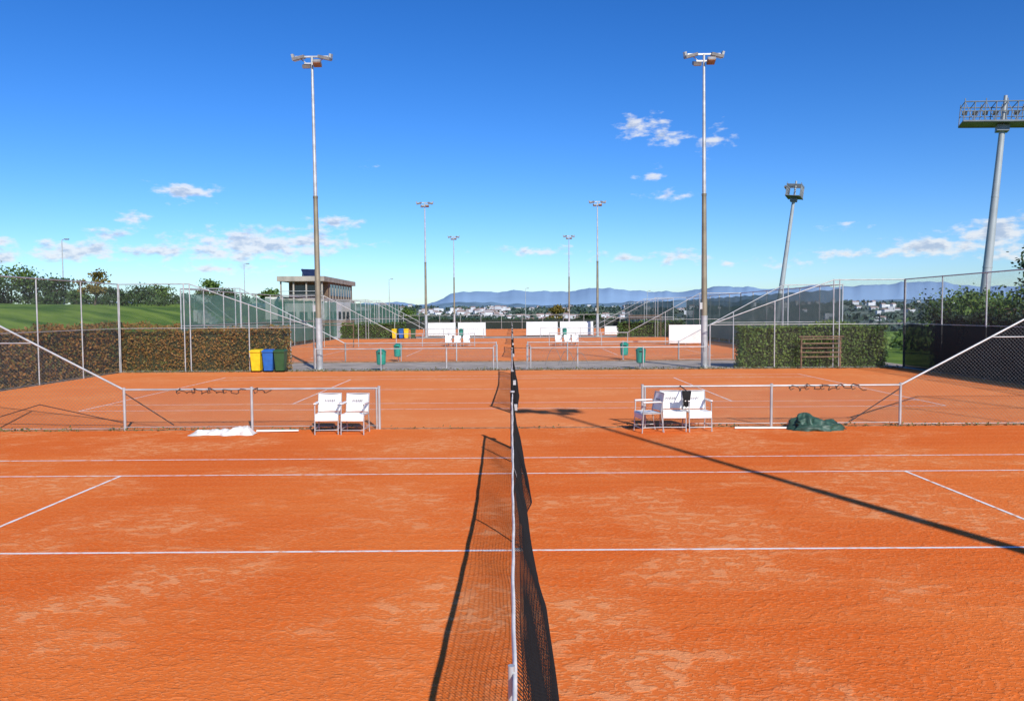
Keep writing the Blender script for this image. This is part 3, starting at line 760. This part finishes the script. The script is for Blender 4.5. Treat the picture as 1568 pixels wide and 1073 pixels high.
clouds=[(-22.5,8.2,2.2,.72,1.2),(-25.6,6.2,1.1,.65,1.2),(-28.9,4.1,4.0,.8,1.35),(-23.8,4.25,2.0,.65,1.25),(-18.0,4.8,5.6,1.15,1.55),(-14.5,5.0,3.2,.9,1.4),(-20,4.2,3.4,.6,1.3),(-12.7,6.4,1.9,.55,1.25),(-33,3.55,1.8,.6,1.2),(-33,4.6,1.2,.4,1.0),(-27.2,5.1,1.4,.45,1.0),
(9.4,13.0,1.8,.8,1.25),(11.4,12.15,1.6,.5,1.1),(14.7,11.8,1.2,.85,.9),(10.3,9.7,1.1,.55,.85),(11.4,8.2,1.9,.45,.85),(22.6,3.8,2.0,.45,1.05),(23.2,5.7,1.4,.3,.6),
(28.4,4.0,4.0,.7,1.4),(31.8,4.7,3.0,1.0,1.5),(34,3.6,3.0,.8,1.35),(12.1,3.9,2.4,.6,.95),(7.9,3.9,1.8,.45,.85),(1.7,4.45,3.4,.42,.85),(15.5,3.3,.8,.35,.9),(-10.1,10.5,.6,.35,.55),(-9.2,5.0,.9,.25,.65),(19,3.2,3,.35,.65),(-20,3.1,5,.4,.9)]
def cm_(op,a,b=None,c=None):
    k=nt.nodes.new('ShaderNodeMath'); k.operation=op
    for i,v in enumerate((a,b,c)):
        if v is None: continue
        if isinstance(v,(int,float)): k.inputs[i].default_value=v
        else: Lk(v,k.inputs[i])
    return k.outputs[0]
def vm(op,a,b):
    k=nt.nodes.new('ShaderNodeVectorMath'); k.operation=op; Lk(a,k.inputs[0])
    if b is not None: k.inputs[1].default_value=b
    return k
tc=nt.nodes.new('ShaderNodeTexCoord'); sp=nt.nodes.new('ShaderNodeSeparateXYZ'); Lk(tc.outputs['Generated'],sp.inputs[0])
azn=cm_('MULTIPLY',cm_('ARCTAN2',sp.outputs[0],sp.outputs[1]),57.2958); eln=cm_('MULTIPLY',cm_('ARCSINE',sp.outputs[2]),57.2958)
cb=nt.nodes.new('ShaderNodeCombineXYZ'); Lk(azn,cb.inputs[0]); Lk(eln,cb.inputs[1]); P=cb.outputs[0]
cur=None
for (a,e,rx,ry,w) in clouds:
    m_=nt.nodes.new('ShaderNodeVectorMath'); m_.operation='MULTIPLY_ADD'; Lk(P,m_.inputs[0]); rx*=1.12; ry*=1.1
    m_.inputs[1].default_value=(1/rx,1/ry,0); m_.inputs[2].default_value=(-a/rx,-e/ry,0)
    l=vm('LENGTH',m_.outputs[0],None)
    k=cm_('MULTIPLY_ADD',l.outputs['Value'],-w*0.85,w*0.95)
    cur=k if cur is None else cm_('MAXIMUM',cur,k)
def cn(vec):
    mp=vm('MULTIPLY',vec,(0.55,1.25,1)); nn=nt.nodes.new('ShaderNodeTexNoise'); nn.noise_dimensions='2D'; nn.inputs['Scale'].default_value=1.4; nn.inputs['Detail'].default_value=6; nn.inputs['Roughness'].default_value=.56
    Lk(mp.outputs[0],nn.inputs['Vector']); return nn.outputs['Fac']
def sms(x,a,b):
    mr=nt.nodes.new('ShaderNodeMapRange'); mr.interpolation_type='SMOOTHSTEP'; mr.inputs['From Min'].default_value=a; mr.inputs['From Max'].default_value=b; Lk(x,mr.inputs['Value']); return mr.outputs[0]
n0=cn(P); n1=cn(vm('ADD',P,(0.12,0.26,0)).outputs[0])
D=sms(cm_('ADD',cur,cm_('MULTIPLY_ADD',n0,2.5,-1.42)),0.0,0.9)
G=sms(cm_('ADD',cm_('MULTIPLY',cur,0.35),cm_('MULTIPLY_ADD',n1,2.8,-1.5)),0.0,0.8)
cc=nt.nodes.new('ShaderNodeMixRGB'); cc.inputs['Color1'].default_value=(.86,.88,.91,1); cc.inputs['Color2'].default_value=(.46,.55,.71,1); Lk(G,cc.inputs['Fac'])
bc=nt.nodes.new('ShaderNodeBackground'); bc.inputs['Strength'].default_value=1.0; Lk(cc.outputs[0],bc.inputs['Color'])
ms=nt.nodes.new('ShaderNodeMixShader'); Lk(cm_('MULTIPLY',D,.85),ms.inputs['Fac']); Lk(bg.outputs[0],ms.inputs[1]); Lk(bc.outputs[0],ms.inputs[2]); Lk(ms.outputs[0],out.inputs['Surface'])

sun=bpy.data.lights.new('sun','SUN'); sun.energy=5.0; sun.angle=R(.5); sun.color=(1,.95,.86)
so=bpy.data.objects.new('sun',sun); scene.collection.objects.link(so); so.rotation_euler=(-sdir).to_track_quat('-Z','Y').to_euler(); so.location=(0,0,60)

cam=bpy.data.cameras.new('camera'); co=bpy.data.objects.new('camera',cam); scene.collection.objects.link(co); scene.camera=co
cam.sensor_width=36; cam.lens=27.4; cam.clip_start=.05; cam.clip_end=40000
co.matrix_world=Matrix.Translation((0,0,2.63))@Matrix.Rotation(R(90-2.81),4,'X')@Matrix.Rotation(R(-.37),4,'Z')
scene.view_settings.view_transform='Standard'; scene.view_settings.look='None'; scene.view_settings.exposure=0
print('faces',sum(len(m.polygons) for m in bpy.data.meshes))
